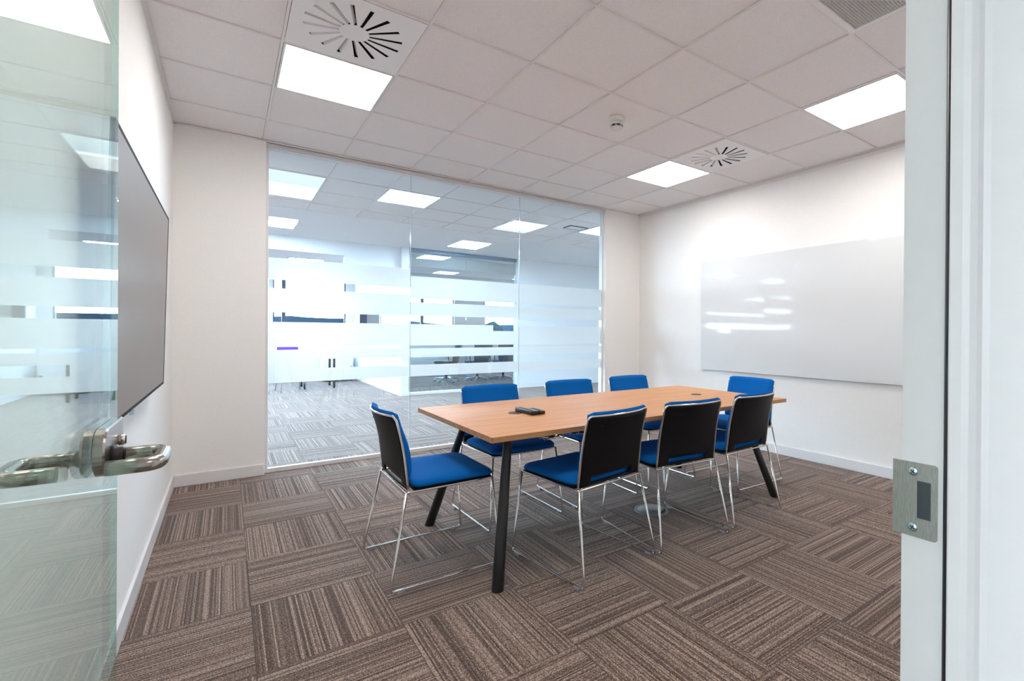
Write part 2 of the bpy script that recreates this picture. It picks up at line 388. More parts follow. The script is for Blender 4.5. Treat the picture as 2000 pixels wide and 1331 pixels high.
# ------------------------------------------------------------------ doorway: frame, seal, strike plate
dx0, dx1 = -0.375, 0.40
fr = empty('door_1', (0, 0, 0)); tag(fr, 'white painted door frame with black seal and steel strike plate', 'door frame', kind='structure')
def jamb(s, xf):
    """profile extruded up: rebate, stop with rounded edge"""
    X = lambda d: xf+s*d
    prof = [(X(0), -2.765), (X(0), -2.8075), (X(-0.006), -2.8075), (X(-0.012), -2.8125), (X(-0.012), -2.822), (X(-0.0105), -2.828), (X(-0.006), -2.833), (X(-0.001), -2.836), (X(0.0), -2.842),
            (X(0), -2.894), (X(0.055), -2.894), (X(0.055), -2.765)]
    bm = new(); loft(bm, [[Vector((p[0], p[1], z)) for p in prof] for z in (0, 2.2)], smooth=False); return bm
j1 = obj('jamb', jamb(1, dx1), frame_m, fr); j0 = obj('jamb', jamb(-1, dx0-0.012), frame_m, fr)
bm = new(); box(bm, dx0-0.067, dx1+0.055, -2.894, YF+0.004, 2.13, 2.2); obj('head_frame', bm, frame_m, fr)
bm = new()
tube(bm, [(dx1-0.006, -2.8095, 0), (dx1-0.006, -2.8095, 2.13)], 0.0036, 10)
box(bm, dx1-0.004, dx1+0.001, -2.8125, -2.8065, 0, 2.13)
obj('rubber_seal', bm, seal_m, j1)
# strike plate with cut-out
bm = new()
ys0, ys1, zs0, zs1 = -2.7995, -2.7565, 0.963, 1.047       # outline on the x = 0.40 face
cy0, cy1, cz0, cz1 = -2.7935, -2.7805, 0.985, 1.027
out = [(ys1 if p[0] > ys1-0.0036 else p[0], (zs0 if p[1] < (zs0+zs1)/2 else zs1) if p[0] > ys1-0.0036 else p[1]) for p in rrect((ys1-ys0)/2, (zs1-zs0)/2, 0.0035, 4, (ys0+ys1)/2, (zs0+zs1)/2)]
hole = [(cy0, cz0), (cy1, cz0), (cy1, cz1), (cy0, cz1)]
for xx in (dx1-0.0018, dx1-0.0002):
    E = []
    out = [q for i_, q in enumerate(out) if (Vector(q)-Vector(out[i_-1])).length > 1e-6]
    for lp in (out, hole):
        vv = [bm.verts.new((xx, a, b)) for a, b in lp]; E += [bm.edges.new((vv[i], vv[(i+1) % len(vv)])) for i in range(len(vv))]
    bmesh.ops.triangle_fill(bm, use_beauty=True, use_dissolve=False, edges=E)
for lp in (out, hole):
    for i in range(len(lp)):
        a, b = lp[i], lp[(i+1) % len(lp)]
        bm.faces.new([bm.verts.new((xq, *q)) for xq, q in ((dx1-0.0018, a), (dx1-0.0018, b), (dx1-0.0002, b), (dx1-0.0002, a))])
bmesh.ops.remove_doubles(bm, verts=bm.verts, dist=1e-5)
sp = obj('strike_plate', bm, brush_m, fr); sp['label'] = 'brushed steel strike plate'
bm = new(); box(bm, dx1-0.001, dx1-0.0004, cy0-0.001, cy1+0.001, cz0-0.001, cz1+0.001); box(bm, dx1-0.0014, dx1-0.001, cy0+0.003, cy0+0.0075, cz0+0.003, cz1-0.003)
obj('latch_recess', bm, recess_m, sp)
for zz in (0.9735, 1.0365):
    bm = new(); yy = -2.7765
    lathe(bm, [(0.0001, dx1-0.0032), (0.0022, dx1-0.0031), (0.0044, dx1-0.0024), (0.0050, dx1-0.0018)], (0, yy, zz), 20, 'X')
    sc = obj('screw', bm, zinc_m, sp)
    bm = new()
    for a in (0.6, 0.6+PI/2):
        d = Vector((0, math.cos(a), math.sin(a))); obox(bm, Vector((dx1-0.0031, yy, zz)), Vector((1, 0, 0)), d, Vector((0, -d.z, d.y)), 0.0003, 0.0026, 0.0006)
    obj('cross_slot', bm, recess_m, sc)

# ------------------------------------------------------------------ glass door leaf, opened 90 degrees against the left wall
DY1 = -2.012
door = empty('glass_door', (dx0, YF-0.03, 0)); tag(door, 'green-tinted glass door with steel lever handles, standing open on the left', 'door')
ox, oy = dx0, YF-0.03
bm = new(); box(bm, -0.004, 0.004, 0.012, DY1-oy-0.0008, 0.008, 2.12); leaf = obj('glass_leaf', bm, doorglass_m, door)
bm = new(); box(bm, -0.004, 0.004, DY1-oy-0.0007, DY1-oy, 0.008, 2.12); obj('polished_edge', bm, edge_m, leaf)
bm = new()
for z0, z1 in ((0.78, 0.862), (0.94, 1.025), (1.055, 1.262), (1.345, 1.62)):
    pass
# lock case: rounded towards the hinge side, flat at the free edge
zc = 1.034; hh = 0.030
def case(xa, xb):
    bm = new(); loops = []
    y0, y1 = -2.182-oy, -2.047-oy
    for (x_, ins) in ((xa, 0.0), (xb-0.002*(1 if xb > xa else -1), 0.0), (xb, 0.002)):
        o = []
        for k in range(17):
            a = PI/2+PI*k/16; o.append(Vector((x_, y0+hh+(hh-ins)*math.cos(a), zc+(hh-ins)*math.sin(a))))
        o.append(Vector((x_, y1-ins, zc-hh+ins))); o.append(Vector((x_, y1-ins, zc+hh-ins))); loops.append(o)
    loft(bm, loops, smooth=False); return bm
lc = obj('lock_case', case(0.0045, 0.0155), steel_m, door); obj('lock_case', case(-0.0045, -0.0155), steel_m, door)
bm = new(); lathe(bm, [(0.001, 0.0156), (0.0075, 0.0156), (0.0075, 0.021), (0.0065, 0.022), (0.001, 0.022)], (0, -2.080-oy, zc+0.002), 24, 'X'); box(bm, 0.022, 0.0232, -2.0812-oy, -2.0788-oy, zc-0.004, zc+0.007)
obj('thumb_turn', bm, chrome_m, lc)
for s in (1, -1):
    bm = new(); yh, zh = -2.128-oy, zc-0.010
    path = fillet([(s*0.014, yh, zh), (s*0.069, yh, zh), (s*0.069, yh-0.080, zh), (s*0.0205, yh-0.080, zh)], 0.018, 10)
    tube(bm, path, 0.0090, 20)
    lev = obj('lever_handle', bm, steel_m, door)
    bm = new(); lathe(bm, [(0.010, s*0.0156), (0.0135, s*0.0156), (0.0135, s*0.020), (0.0112, s*0.021), (0.0112, s*0.026), (0.0092, s*0.026)], (0, yh, zh), 24, 'X'); obj('collar', bm, mat('dark_collar', (0.05, 0.045, 0.045, 1), 0.3, 0.6), lev)
for zz in (0.3, 1.85):
    bm = new(); box(bm, -0.014, 0.014, 0.0, 0.05, zz-0.05, zz+0.05); tube(bm, [(0, 0.0, zz-0.055), (0, 0.0, zz+0.055)], 0.009, 12); obj('hinge', bm, steel_m, door, bevel=0.001)

# ------------------------------------------------------------------ ceiling fittings
def light_panel(i, j, m, label, group, z=H):
    t = empty('ceiling_light', (i*0.6+0.3, j*0.6+0.3, z)); tag(t, label, 'ceiling light', group)
    bm = new(); h, w_ = 0.2915, 0.012
    for (a, b, c, d) in ((-h, h, -h, -h+w_), (-h, h, h-w_, h), (-h, -h+w_, -h+w_, h-w_), (h-w_, h, -h+w_, h-w_)): box(bm, a, b, c, d, -0.0015, 0.03)
    obj('frame', bm, alu_m, t)
    bm = new(); box(bm, -h+w_, h-w_, -h+w_, h-w_, 0.001, 0.006); obj('diffuser', bm, m, t)
    return t
lab = {(0, 0): 'square lit ceiling panel at top left next to the swirl vent', (0, -3): 'lit ceiling panel above the doorway, outside the view',
       (5, 0): 'lit ceiling panel beside the swirl vent near the back right corner', (5, -3): 'lit ceiling panel at far right partly cut by the door frame'}
for c_ in room_lights: light_panel(c_[0], c_[1], lamp_m, lab[c_], 'lit panels of the meeting room ceiling')

def swirl_vent(i, j, label, rot=0.0):
    t = empty('swirl_vent', (i*0.6+0.3, j*0.6+0.3, H)); tag(t, label, 'air vent', 'swirl vents in the meeting room ceiling')
    h = 0.2915; n = 16; ri_, ro = 0.072, 0.235; hw = 0.0105
    slotsq = []
    for k in range(n):
        a = 2*PI*k/n+rot; d = Vector((math.cos(a), math.sin(a))); p = Vector((-d.y, d.x)); o = p*0.012
        slotsq.append([o+d*ri_-p*hw*0.7, o+d*ro-p*hw, o+d*ro+p*hw, o+d*ri_+p*hw*0.7])
    bm = new()
    for z in (-0.001, 0.0005):
        E = []
        for lp in [[Vector((-h, -h)), Vector((h, -h)), Vector((h, h)), Vector((-h, h))]]+slotsq:
            vv = [bm.verts.new((q.x, q.y, z)) for q in lp]; E += [bm.edges.new((vv[i_], vv[(i_+1) % 4])) for i_ in range(4)]
        bmesh.ops.triangle_fill(bm, use_beauty=True, use_dissolve=False, edges=E)
    for lp in [[Vector((-h, -h)), Vector((h, -h)), Vector((h, h)), Vector((-h, h))]]+slotsq:
        for q in range(4):
            a, b = lp[q], lp[(q+1) % 4]; bm.faces.new([bm.verts.new(x_) for x_ in ((a.x, a.y, -0.001), (b.x, b.y, -0.001), (b.x, b.y, 0.0005), (a.x, a.y, 0.0005))])
    bmesh.ops.remove_doubles(bm, verts=bm.verts, dist=1e-5)
    obj('face_plate', bm, ventw_m, t)
    for k, q in enumerate(slotsq):
        bm = new(); a, b, c, d = q; dn = Vector((d-a).normalized()); sh = (d-a).normalized()*0.011
        pts = [(a.x, a.y, 0.0006), (b.x, b.y, 0.0006), (b.x+sh.x, b.y+sh.y, 0.015), (a.x+sh.x, a.y+sh.y, 0.015)]
        e_ = (d-a).normalized()*0.0008
        v0 = [bm.verts.new(p_) for p_ in pts]; v1 = [bm.verts.new((p_[0]-e_.x, p_[1]-e_.y, p_[2])) for p_ in pts]
        bm.faces.new(v0); bm.faces.new(v1[::-1])
        for q_ in range(4): bm.faces.new((v0[q_], v1[q_], v1[(q_+1) % 4], v0[(q_+1) % 4]))
        obj('vane', bm, ventw_m, t)
    bm = new(); box(bm, -h+0.004, h-0.004, -h+0.004, h-0.004, 0.05, 0.052)
    for (a, b, c, d) in ((-h+0.002, h-0.002, -h+0.002, -h+0.004), (-h+0.002, h-0.002, h-0.004, h-0.002), (-h+0.002, -h+0.004, -h+0.004, h-0.004), (h-0.004, h-0.002, -h+0.004, h-0.004)): box(bm, a, b, c, d, 0.001, 0.052)
    obj('plenum', bm, void_m, t)
swirl_vent(0, -1, 'large round-pattern swirl vent at top left of the ceiling', 0.1)
swirl_vent(5, -1, 'smaller-looking swirl vent near the right wall beside a lit panel', 0.1)

t = empty('return_air_grille', (grille_cell[0]*0.6+0.3, grille_cell[1]*0.6+0.3, H)); tag(t, 'grey mesh return air grille at the top edge of the photo', 'air vent')
bm = new(); h, w_ = 0.2915, 0.026
for (a, b, c, d) in ((-h, h, -h, -h+w_), (-h, h, h-w_, h), (-h, -h+w_, -h+w_, h-w_), (h-w_, h, -h+w_, h-w_)): box(bm, a, b, c, d, -0.004, 0.02)
obj('frame', bm, ventw_m, t, bevel=0.001)
bm = new(); n = 44; g = h-w_
for k in range(n+1):
    q = -g+2*g*k/n; box(bm, q-0.0009, q+0.0009, -g, g, 0.0, 0.008); box(bm, -g, g, q-0.0009, q+0.0009, 0.0003, 0.0077)
obj('egg_crate_core', bm, mat('grille_grey', (0.80, 0.78, 0.76, 1), 0.5), t)
bm = new(); box(bm, -g, g, -g, g, 0.03, 0.032); obj('backing', bm, mat('grille_back', (0.35, 0.33, 0.31, 1), 0.8), t)

t = empty('smoke_detector', (2.07, -0.345, H)); t.scale = (1.08, 1.08, 1.3); tag(t, 'white round smoke detector on the ceiling', 'smoke detector')
bm = new(); lathe(bm, [(0.03, 0.006), (0.052, 0.006), (0.053, -0.004), (0.051, -0.022), (0.046, -0.0235), (0.03, -0.0235)], n=36); obj('base', bm, det_m, t)
bm = new(); lathe(bm, [(0.02, -0.022), (0.043, -0.0235), (0.0445, -0.027), (0.02, -0.028)], n=36); obj('gap_ring', bm, recess_m, t)
bm = new(); lathe(bm, [(0.02, -0.0265), (0.050, -0.0265), (0.0505, -0.034), (0.048, -0.038), (0.040, -0.038), (0.020, -0.038)], n=36); obj('cover', bm, det_m, t)
bm = new(); lathe(bm, [(0.02, -0.037), (0.0395, -0.0375), (0.038, -0.047), (0.02, -0.048)], n=36); obj('sensing_chamber', bm, recess_m, t)
bm = new(); lathe(bm, [(0.01, -0.047), (0.037, -0.047), (0.040, -0.050), (0.036, -0.057), (0.026, -0.061), (0.002, -0.062)], n=36)
for k in range(7):
    a = 2*PI*k/7+0.3; d = Vector((math.cos(a), math.sin(a), 0)); obox(bm, d*0.041+Vector((0, 0, -0.042)), d, Vector((-d.y, d.x, 0)), Vector((0, 0, 1)), 0.0022, 0.003, 0.0075)
obj('cap', bm, det_m, t)

# ------------------------------------------------------------------ writing board and wall screen
t = empty('glass_writing_board', (XR, -0.58, 1.39)); tag(t, 'large frameless white glass writing board on the right wall', 'whiteboard')
bm = new(); box(bm, -0.026, -0.020, -1.2, 1.205, -0.61, 0.615); obj('glass_panel', bm, board_m, t, bevel=0.001)
for a in (-1.1, 1.1):
    for b in (-0.5, 0.5):
        bm = new(); lathe(bm, [(0.014, -0.0199), (0.014, -0.0005)], (0, a, b), 16, 'X'); obj('wall_fixing', bm, alu_m, t)

tv = empty('wall_screen', (XL, -0.400, 1.345)); tag(tv, 'large flat display screen with thin black border hung on the left wall', 'screen')
def tvp(y, z, o): # o: distance out of the screen face; the screen tilts forward at the top
    return Vector((0.062+0.018*(z/0.42)*0.5+0.009+o, y, z))
def tvslab(bm, y0, y1, z0, z1, o0, o1):
    v = [bm.verts.new(tvp(y, z, o)) for o in (o0, o1) for (y, z) in ((y0, z0), (y1, z0), (y1, z1), (y0, z1))]
    for f in ((0, 1, 2, 3), (7, 6, 5, 4), (0, 4, 5, 1), (1, 5, 6, 2), (2, 6, 7, 3), (3, 7, 4, 0)): bm.faces.new([v[i_] for i_ in f])
bm = new(); W_, Z_ = 0.755, 0.443
tvslab(bm, -W_+0.03, W_-0.03, -Z_+0.012, Z_-0.012, -0.004, -0.0006); obj('display_panel', bm, screen_m, tv)
bm = new()
for (a, b, c, d) in ((-W_, W_, -Z_, -Z_+0.012), (-W_, W_, Z_-0.012, Z_), (-W_, -W_+0.03, -Z_+0.012, Z_-0.012), (W_-0.03, W_, -Z_+0.012, Z_-0.012)): tvslab(bm, a, b, c, d, -0.012, 0.0)
obj('bezel', bm, bezel_m, tv)
bm = new(); tvslab(bm, -W_+0.12, W_-0.01, -Z_+0.01, Z_-0.01, -0.030, -0.0045); obj('housing', bm, black_m, tv)
bm = new(); box(bm, 0.0, 0.032, -0.30, -0.22, -0.25, 0.25); box(bm, 0.0, 0.032, 0.22, 0.30, -0.25, 0.25); box(bm, 0.0, 0.012, -0.35, 0.35, -0.1, 0.1); obj('wall_bracket', bm, blackmet_m, tv)
bm = new(); tvslab(bm, -0.31, -0.275, -Z_-0.016, -Z_+0.006, -0.006, 0.006); bg_ = obj('sensor_clip', bm, zinc_m, tv, bevel=0.001); bg_['label'] = 'small silver clip under the screen'

# ------------------------------------------------------------------ meeting table
TX0, TX1, TY0, TY1, TZ = 0.725, 3.085, -1.068, -0.056, 0.72
tcx, tcy = (TX0+TX1)/2, (TY0+TY1)/2
tb = empty('meeting_table', (tcx, tcy, 0)); tag(tb, 'long rectangular beech-topped meeting table on splayed black legs', 'table')
hx, hy = (TX1-TX0)/2, (TY1-TY0)/2
bm = new(); box(bm, -hx+0.0015, hx-0.0015, -hy+0.0015, hy-0.0015, TZ-0.025, TZ); top = obj('tabletop', bm, wood_m, tb)
bm = new()
box(bm, -hx, hx, -hy, -hy+0.0015, TZ-0.025, TZ-0.0004); box(bm, -hx, hx, hy-0.0015, hy, TZ-0.025, TZ-0.0004)
box(bm, -hx, -hx+0.0015, -hy, hy, TZ-0.025, TZ-0.0004); box(bm, hx-0.0015, hx, -hy, hy, TZ-0.025, TZ-0.0004)
obj('edge_band', bm, woodedge_m, top)
fx, fy = [(0.785-tcx), (3.035-tcx)], [(-1.012-tcy), (-0.100-tcy)]
for ix_, X_ in enumerate(fx):
    for iy_, Y_ in enumerate(fy):
        sx_ = 1 if ix_ == 0 else -1; sy_ = 1 if iy_ == 0 else -1
        bm = new(); F = Vector((X_, Y_, 0)); T = Vector((X_+sx_*0.16, Y_+sy_*0.2, TZ-0.034))
        d = T-F; n = 22; rs = []
        for (k, r_) in ((0, 0.0275), (0.004, 0.029), (0.45, 0.0265), (0.985, 0.0215), (1.0, 0.0215)):
            cpt = F+d*k; rs.append([Vector((cpt.x+r_*math.cos(2*PI*q/n), cpt.y+r_*math.sin(2*PI*q/n), cpt.z)) for q in range(n)])
        loft(bm, rs); obj('leg', bm, blackmet_m, tb)
        bm = new(); box(bm, T.x-0.06, T.x+0.06, T.y-0.06, T.y+0.06, TZ-0.034, TZ-0.0255); obj('mounting_plate', bm, blackmet_m, tb)
bm = new()
for s in (-1, 1): box(bm, fx[0]+0.16, fx[1]-0.16, s*0.20-0.02, s*0.20+0.02, TZ-0.065, TZ-0.0345)
for X_ in (fx[0]+0.16, fx[1]-0.16): box(bm, X_-0.02, X_+0.02, fy[0]+0.2, fy[1]-0.2, TZ-0.075, TZ-0.0345)
obj('under_frame', bm, blackmet_m, tb)
for gx, gy in ((1.132, -0.545), (2.709, -0.560)):
    bm = new(); lathe(bm, [(0.002, TZ+0.0015), (0.030, TZ+0.0015), (0.031, TZ+0.0025), (0.038, TZ+0.0025), (0.040, TZ+0.0005), (0.040, TZ+0.0001), (0.002, TZ+0.0001)][::-1], (gx-tcx, gy-tcy, 0), 32)
    obj('cable_grommet', bm, mat('grommet_brown_black', (0.035, 0.025, 0.022, 1), 0.5), tb)
# wire cable tray with loose cables below the top
bm = new(); cx_, cy_ = 1.31-tcx, -0.865-tcy
for k in range(9): tube(bm, fillet([(cx_-0.2+k*0.05, cy_-0.06, TZ-0.026), (cx_-0.2+k*0.05, cy_-0.06, TZ-0.085), (cx_-0.2+k*0.05, cy_+0.06, TZ-0.085), (cx_-0.2+k*0.05, cy_+0.06, TZ-0.026)], 0.015, 3), 0.0018, 6)
for yy, zz in ((-0.06, -0.055), (0.06, -0.055), (-0.045, -0.085), (0.0, -0.085), (0.045, -0.085)): tube(bm, [(cx_-0.21, cy_+yy, TZ+zz), (cx_+0.21, cy_+yy, TZ+zz)], 0.0018, 6)
obj('cable_tray', bm, chrome_m, tb)
rnd = random.Random(4)
for k in range(4):
    pts = [(cx_-0.19+0.048*q, cy_+rnd.uniform(-0.05, 0.05), TZ-0.05+rnd.uniform(-0.045, 0.018)) for q in range(9)]
    bm = new(); tube(bm, fillet(pts, 0.03, 4), 0.0032, 8); obj('cable', bm, black_m, tb)

# ------------------------------------------------------------------ remotes, floor box
def remote(name, x0, y0, x1, y1, wd, hgt, m, label, taper=0.85):
    a = Vector((x0, y0, 0)); b = Vector((x1, y1, 0)); L_ = (b-a).length/2; c = (a+b)/2
    t = empty(name, (c.x, c.y, TZ+0.0002), math.atan2(b.y-a.y, b.x-a.x)); tag(t, label, 'remote control')
    loops = []
    for (z, f) in ((0, 0.86), (0.002, 0.95), (hgt*0.5, 1.0), (hgt-0.003, 0.94), (hgt, 0.86)):
        loops.append([Vector((p[0]*(1 if f > 0.9 else 0.985), p[1]*f*(taper+(1-taper)*(p[0]/L_*0.5+0.5)), z)) for p in rrect(L_, wd, wd*0.45, 6)])
    bm = new(); loft(bm, loops); obj('body', bm, m, t)
    for r_ in range(6):
        for q in (-1, 0, 1):
            bm = new(); lathe(bm, [(0.0008, hgt-0.0005), (0.0036, hgt-0.0005), (0.0034, hgt+0.0012), (0.0008, hgt+0.0014)], (-L_*0.72+r_*L_*0.24, q*wd*0.42*taper, 0), 10)
            obj('button', bm, mat_btn[(r_*3+q) % 3], t)
mat_btn = [mat('button_grey', (0.06, 0.06, 0.065, 1), 0.5), mat('button_dark', (0.03, 0.02, 0.025, 1), 0.5), mat('button_plum', (0.08, 0.03, 0.06, 1), 0.5)]
rem_m = mat('remote_black', (0.012, 0.011, 0.012, 1), 0.28)
remote('remote_control', 1.179, -0.490, 1.188, -0.680, 0.025, 0.024, rem_m, 'longer black remote control lying next to the cable grommet')
remote('remote_control', 1.238, -0.548, 1.240, -0.675, 0.022, 0.020, rem_m, 'shorter black remote control lying behind the longer one')

fb = empty('floor_box', (2.095, -0.70, 0)); tag(fb, 'round grey floor socket box under the table', 'floor box')
bm = new(); lathe(bm, [(0.105, 0.0005), (0.115, 0.0005), (0.114, 0.004), (0.104, 0.0055), (0.100, 0.004), (0.002, 0.004)], n=48); obj('ring', bm, disc_m, fb)
bm = new(); lathe(bm, [(0.002, 0.0042), (0.097, 0.0042), (0.096, 0.0062), (0.002, 0.0066)], n=48); obj('lid', bm, disc_m, fb)
bm = new()
d = Vector((0.42, -0.9, 0)).normalized(); p_ = Vector((-d.y, d.x, 0)); v_ = []
arc = [d*0.094*math.cos(a)+p_*0.094*math.sin(a) for a in [(-0.72+1.44*k/12) for k in range(13)]]
loft(bm, [[Vector((q.x*0.98-0.012*0, q.y*0.98, z)) for q in arc] for z in (0.0058, 0.0072)], smooth=False); obj('cable_flap', bm, recess_m, fb)

# ------------------------------------------------------------------ the blue chair
def make_chair(name='visitor_chair'):
    t = empty(name, (0, 0, 0)); R_ = 0.0056
    wf_, wr_, yf_, yr_ = 0.264, 0.266, 0.273, -0.284
    sr_, sf_ = (0.229, -0.203, 0.437), (0.228, 0.236, 0.440)
    zk = 0.0125
    # two sled legs: rear leg, skid, front leg
    for s in (-1, 1):
        bm = new(); tube(bm, fillet([(s*sr_[0], sr_[1], sr_[2]), (s*wr_, yr_, zk), (s*wf_, yf_, zk), (s*sf_[0], sf_[1], sf_[2])], 0.022, 6), R_, 10); obj('sled_leg', bm, chrome_m, t)
        for y_ in (-0.235, 0.225):
            bm = new(); f_ = (y_-yr_)/(yf_-yr_); xx = s*(wr_+(wf_-wr_)*f_)
            box(bm, xx-0.009, xx+0.009, y_-0.018, y_+0.018, 0.0, zk-0.003); box(bm, xx-0.009, xx-0.0062, y_-0.018, y_+0.018, zk-0.003, zk+0.003); box(bm, xx+0.0062, xx+0.009, y_-0.018, y_+0.018, zk-0.003, zk+0.003)
            obj('glide', bm, clear_m, t, bevel=0.002)
    bm = new()
    loop = fillet([(0, sr_[1], sr_[2]), (-sr_[0], sr_[1], sr_[2]), (-sf_[0], sf_[1], sf_[2]), (sf_[0], sf_[1], sf_[2]), (sr_[0], sr_[1], sr_[2]), (0, sr_[1], sr_[2])], 0.016, 5)
    tube(bm, loop[:-1], R_, 10, closed=True); obj('seat_frame', bm, chrome_m, t)
    # back: ends of the top rail at y=-0.256, middle bowed 38 mm to the rear
    zt = 0.796
    def yline(z):
        f_ = (z-0.437)/(zt-0.437); return -0.192-0.040*f_-0.022*max(0, f_-0.35)**2/0.4225
    bow = lambda z: 0.036*min(1, max(0, (z-0.46)/(zt-0.46)))**0.8+0.004
    hw = lambda z: 0.2245-0.006*(z-0.437)/(zt-0.437)
    left = [Vector((-hw(z), yline(z), z)) for z in [0.441+(zt-0.02-0.441)*k/10 for k in range(11)]]
    topb = [Vector((-hw(zt)+0.006, yline(zt)-0.001, zt-0.006))]+[Vector((x_*hw(zt), yline(zt)-bow(zt)*(1-x_*x_), zt)) for x_ in [-0.93+1.86*k/16 for k in range(17)]]+[Vector((hw(zt)-0.006, yline(zt)-0.001, zt-0.006))]
    right = [Vector((-v.x, v.y, v.z)) for v in reversed(left)]
    bm = new(); tube(bm, left+topb+right, R_*1.05, 10); obj('back_frame', bm, chrome_m, t)
    # black moulded shell with a hand slot near the bottom
    def srf(off, x_in=0.0):
        def f(u, v):
            z = 0.446+(zt-0.006-0.446)*v; x_ = (u*2-1); xx = x_*(hw(z)-0.003-x_in)
            return Vector((xx, yline(z)-bow(z)*(1-x_*x_)+off, z))
        return f
    bm = new(); slab(bm, srf(-0.0035), srf(0.004), 24, 24, skip=lambda i_, j_: j_ in (1, 2) and 4 <= i_ <= 19); obj('backrest_shell', bm, black_m, t)
    for (sx_, zz) in ((-0.62, 0.745), (0.55, 0.53)):
        z = zz; bm = new(); yy = yline(z)-bow(z)*(1-sx_*sx_)-0.0035
        lathe(bm, [(0.0045, yy+0.001), (0.004, yy-0.0012), (0.001, yy-0.0016)], (sx_*hw(z), 0, z), 12, 'Y'); obj('fixing_cap', bm, black_m, t)
    # backrest cushion
    def cush(front):
        def f(u, v):
            z = 0.489+(zt+0.019-0.489)*v; x_ = u*2-1
            e = min(1, (1-abs(x_))/0.16); e2 = min(1, (1-v)/0.045, (v)/0.10) if v < 1 else 0
            e = max(0, e)**0.5; e2 = max(0, e2)**0.5
            zz = min(z, zt+0.019)
            yy = yline(min(zz, zt))-bow(min(zz, zt))*(1-x_*x_)+0.005
            th = 0.004+(0.024+0.013*math.sin(PI*min(1, max(0, (0.78-v)/0.78))))*e*e2
            cut = 0.012*max(0, abs(x_)-0.86)/0.14
            return Vector((x_*(hw(min(zz, zt))-0.001), yy+(th if front else 0), z-(cut*v*v if v > 0.9 else 0)))
        return f
    bm = new(); slab(bm, cush(False), cush(True), 26, 24); obj('backrest_cushion', bm, blue_m, t)
    # black seat pan and blue seat cushion
    cy, hd = 0.040, 0.212
    bm = new()
    loft(bm, [[Vector((p[0], p[1], z)) for p in rrect(w_, d_, 0.03, 5, 0, cy-0.002)] for (z, w_, d_) in ((0.432, 0.190, 0.185), (0.4335, 0.215, 0.199), (0.447, 0.221, 0.204), (0.452, 0.2215, 0.2045))]); obj('seat_pan', bm, black_m, t)
    bm = new()
    prof = [(0.4505, 0.222, 0.208), (0.456, 0.2285, 0.214), (0.464, 0.2315, 0.2175), (0.472, 0.230, 0.216), (0.480, 0.2235, 0.209), (0.4855, 0.213, 0.199), (0.4885, 0.195, 0.182), (0.4905, 0.16, 0.16), (0.4915, 0.10, 0.10), (0.4915, 0.03, 0.03)]
    loops = []
    for (z, w_, d_) in prof:
        lp = []
        for p in rrect(w_, d_, min(w_, d_)*0.26, 7, 0, cy+0.001):
            fr_ = max(0, (p[1]-cy-0.10)/0.135); bk = max(0, (-0.10-(p[1]-cy))/0.13)
            lp.append(Vector((p[0], p[1], z-(0.014*fr_**1.6 if z > 0.456 else 0.004*fr_)-0.004*bk-(0.004*(1-(p[0]/0.23)**2) if z > 0.487 else 0))))
        loops.append(lp)
    loft(bm, loops); obj('seat_cushion', bm, blue_m, t, subsurf=1)
    return t
poses = [
 (0.651, -0.517, -90, 'blue sled chair at the left end of the table, fully in view'),
 (1.327, -0.944, 7.5, 'blue sled chair with its black back to the camera, leftmost of the near row'),
 (1.945, -0.940, -4, 'blue sled chair with its black back to the camera, middle of the near row'),
 (2.523, -0.928, 2.1, 'blue sled chair with its black back to the camera, rightmost of the near row'),
 (1.290, -0.159, 181, 'blue sled chair across the table facing the camera, leftmost of the far row'),
 (1.965, -0.156, 178, 'blue sled chair across the table facing the camera, middle of the far row'),
 (2.631, -0.126, 179.8, 'blue sled chair across the table, in front of the white pier right of the glass'),
 (3.175, -0.548, 88.4, 'blue sled chair at the right end of the table below the writing board')]
ch0 = make_chair(); tag(ch0, poses[0][3], 'chair', 'blue chairs around the meeting table')
ch0.location = (poses[0][0], poses[0][1], 0); ch0.rotation_euler = (0, 0, math.radians(poses[0][2]))
for (x_, y_, a_, l_) in poses[1:]: dup(ch0, (x_, y_, 0), math.radians(a_), l_)

# ================================================================== the office beyond the glass
BX0, BX1, BY = 2.37, 8.9, 5.93          # the glazed meeting room opposite
off_lights = [(0, 4, 'd'), (2, 4, 'b'), (5, 5, 'd'), (7, 4, 'b'), (-4, 4, 'b'), (-8, 4, 'b'), (11, 4, 'b')]  # panels behind the piers are added, unseen, to brighten the office
low_lights = [(5, 8, 'b'), (0, 8, 'b'), (-4, 8, 'b'), (-8, 8, 'b')]  # those left of the pier are unseen extra fill for the office
vent_cell = (6, 4)
SY = 4.02                                # where the tiled strip gives way to the plain soffit
bm = new(); tiles(bm, OX0, OX1, YB+TH, SY, set((a, b) for a, b, _ in off_lights)); co = struct('ceiling_office', bm, tile_m, 'tiled ceiling strip just beyond the glass partition', 'ceiling')
bm = new(); bars(bm, OX0, OX1, YB+TH, SY); obj('grid_bars', bm, grid_m, co)
bm = new()
ps_holes = [(a*0.6, a*0.6+0.6, b*0.6, b*0.6+0.6) for a, b, _ in low_lights]
y0s = SY
yl, yh_ = 4.8, 5.4
box(bm, OX0, OX1, SY, yl, H-0.004, H+0.06); box(bm, OX0, OX1, yh_, 6.05, H-0.004, H+0.06)
xs = sorted([(a*0.6, a*0.6+0.6) for a, b, _ in low_lights]); xa = OX0
for (a, b) in xs: box(bm, xa, a, yl, yh_, H-0.004, H+0.06); xa = b
box(bm, xa, OX1, yl, yh_, H-0.004, H+0.06)
box(bm, OX0, OX1, 6.05, OY1, H+0.02, H+0.06)
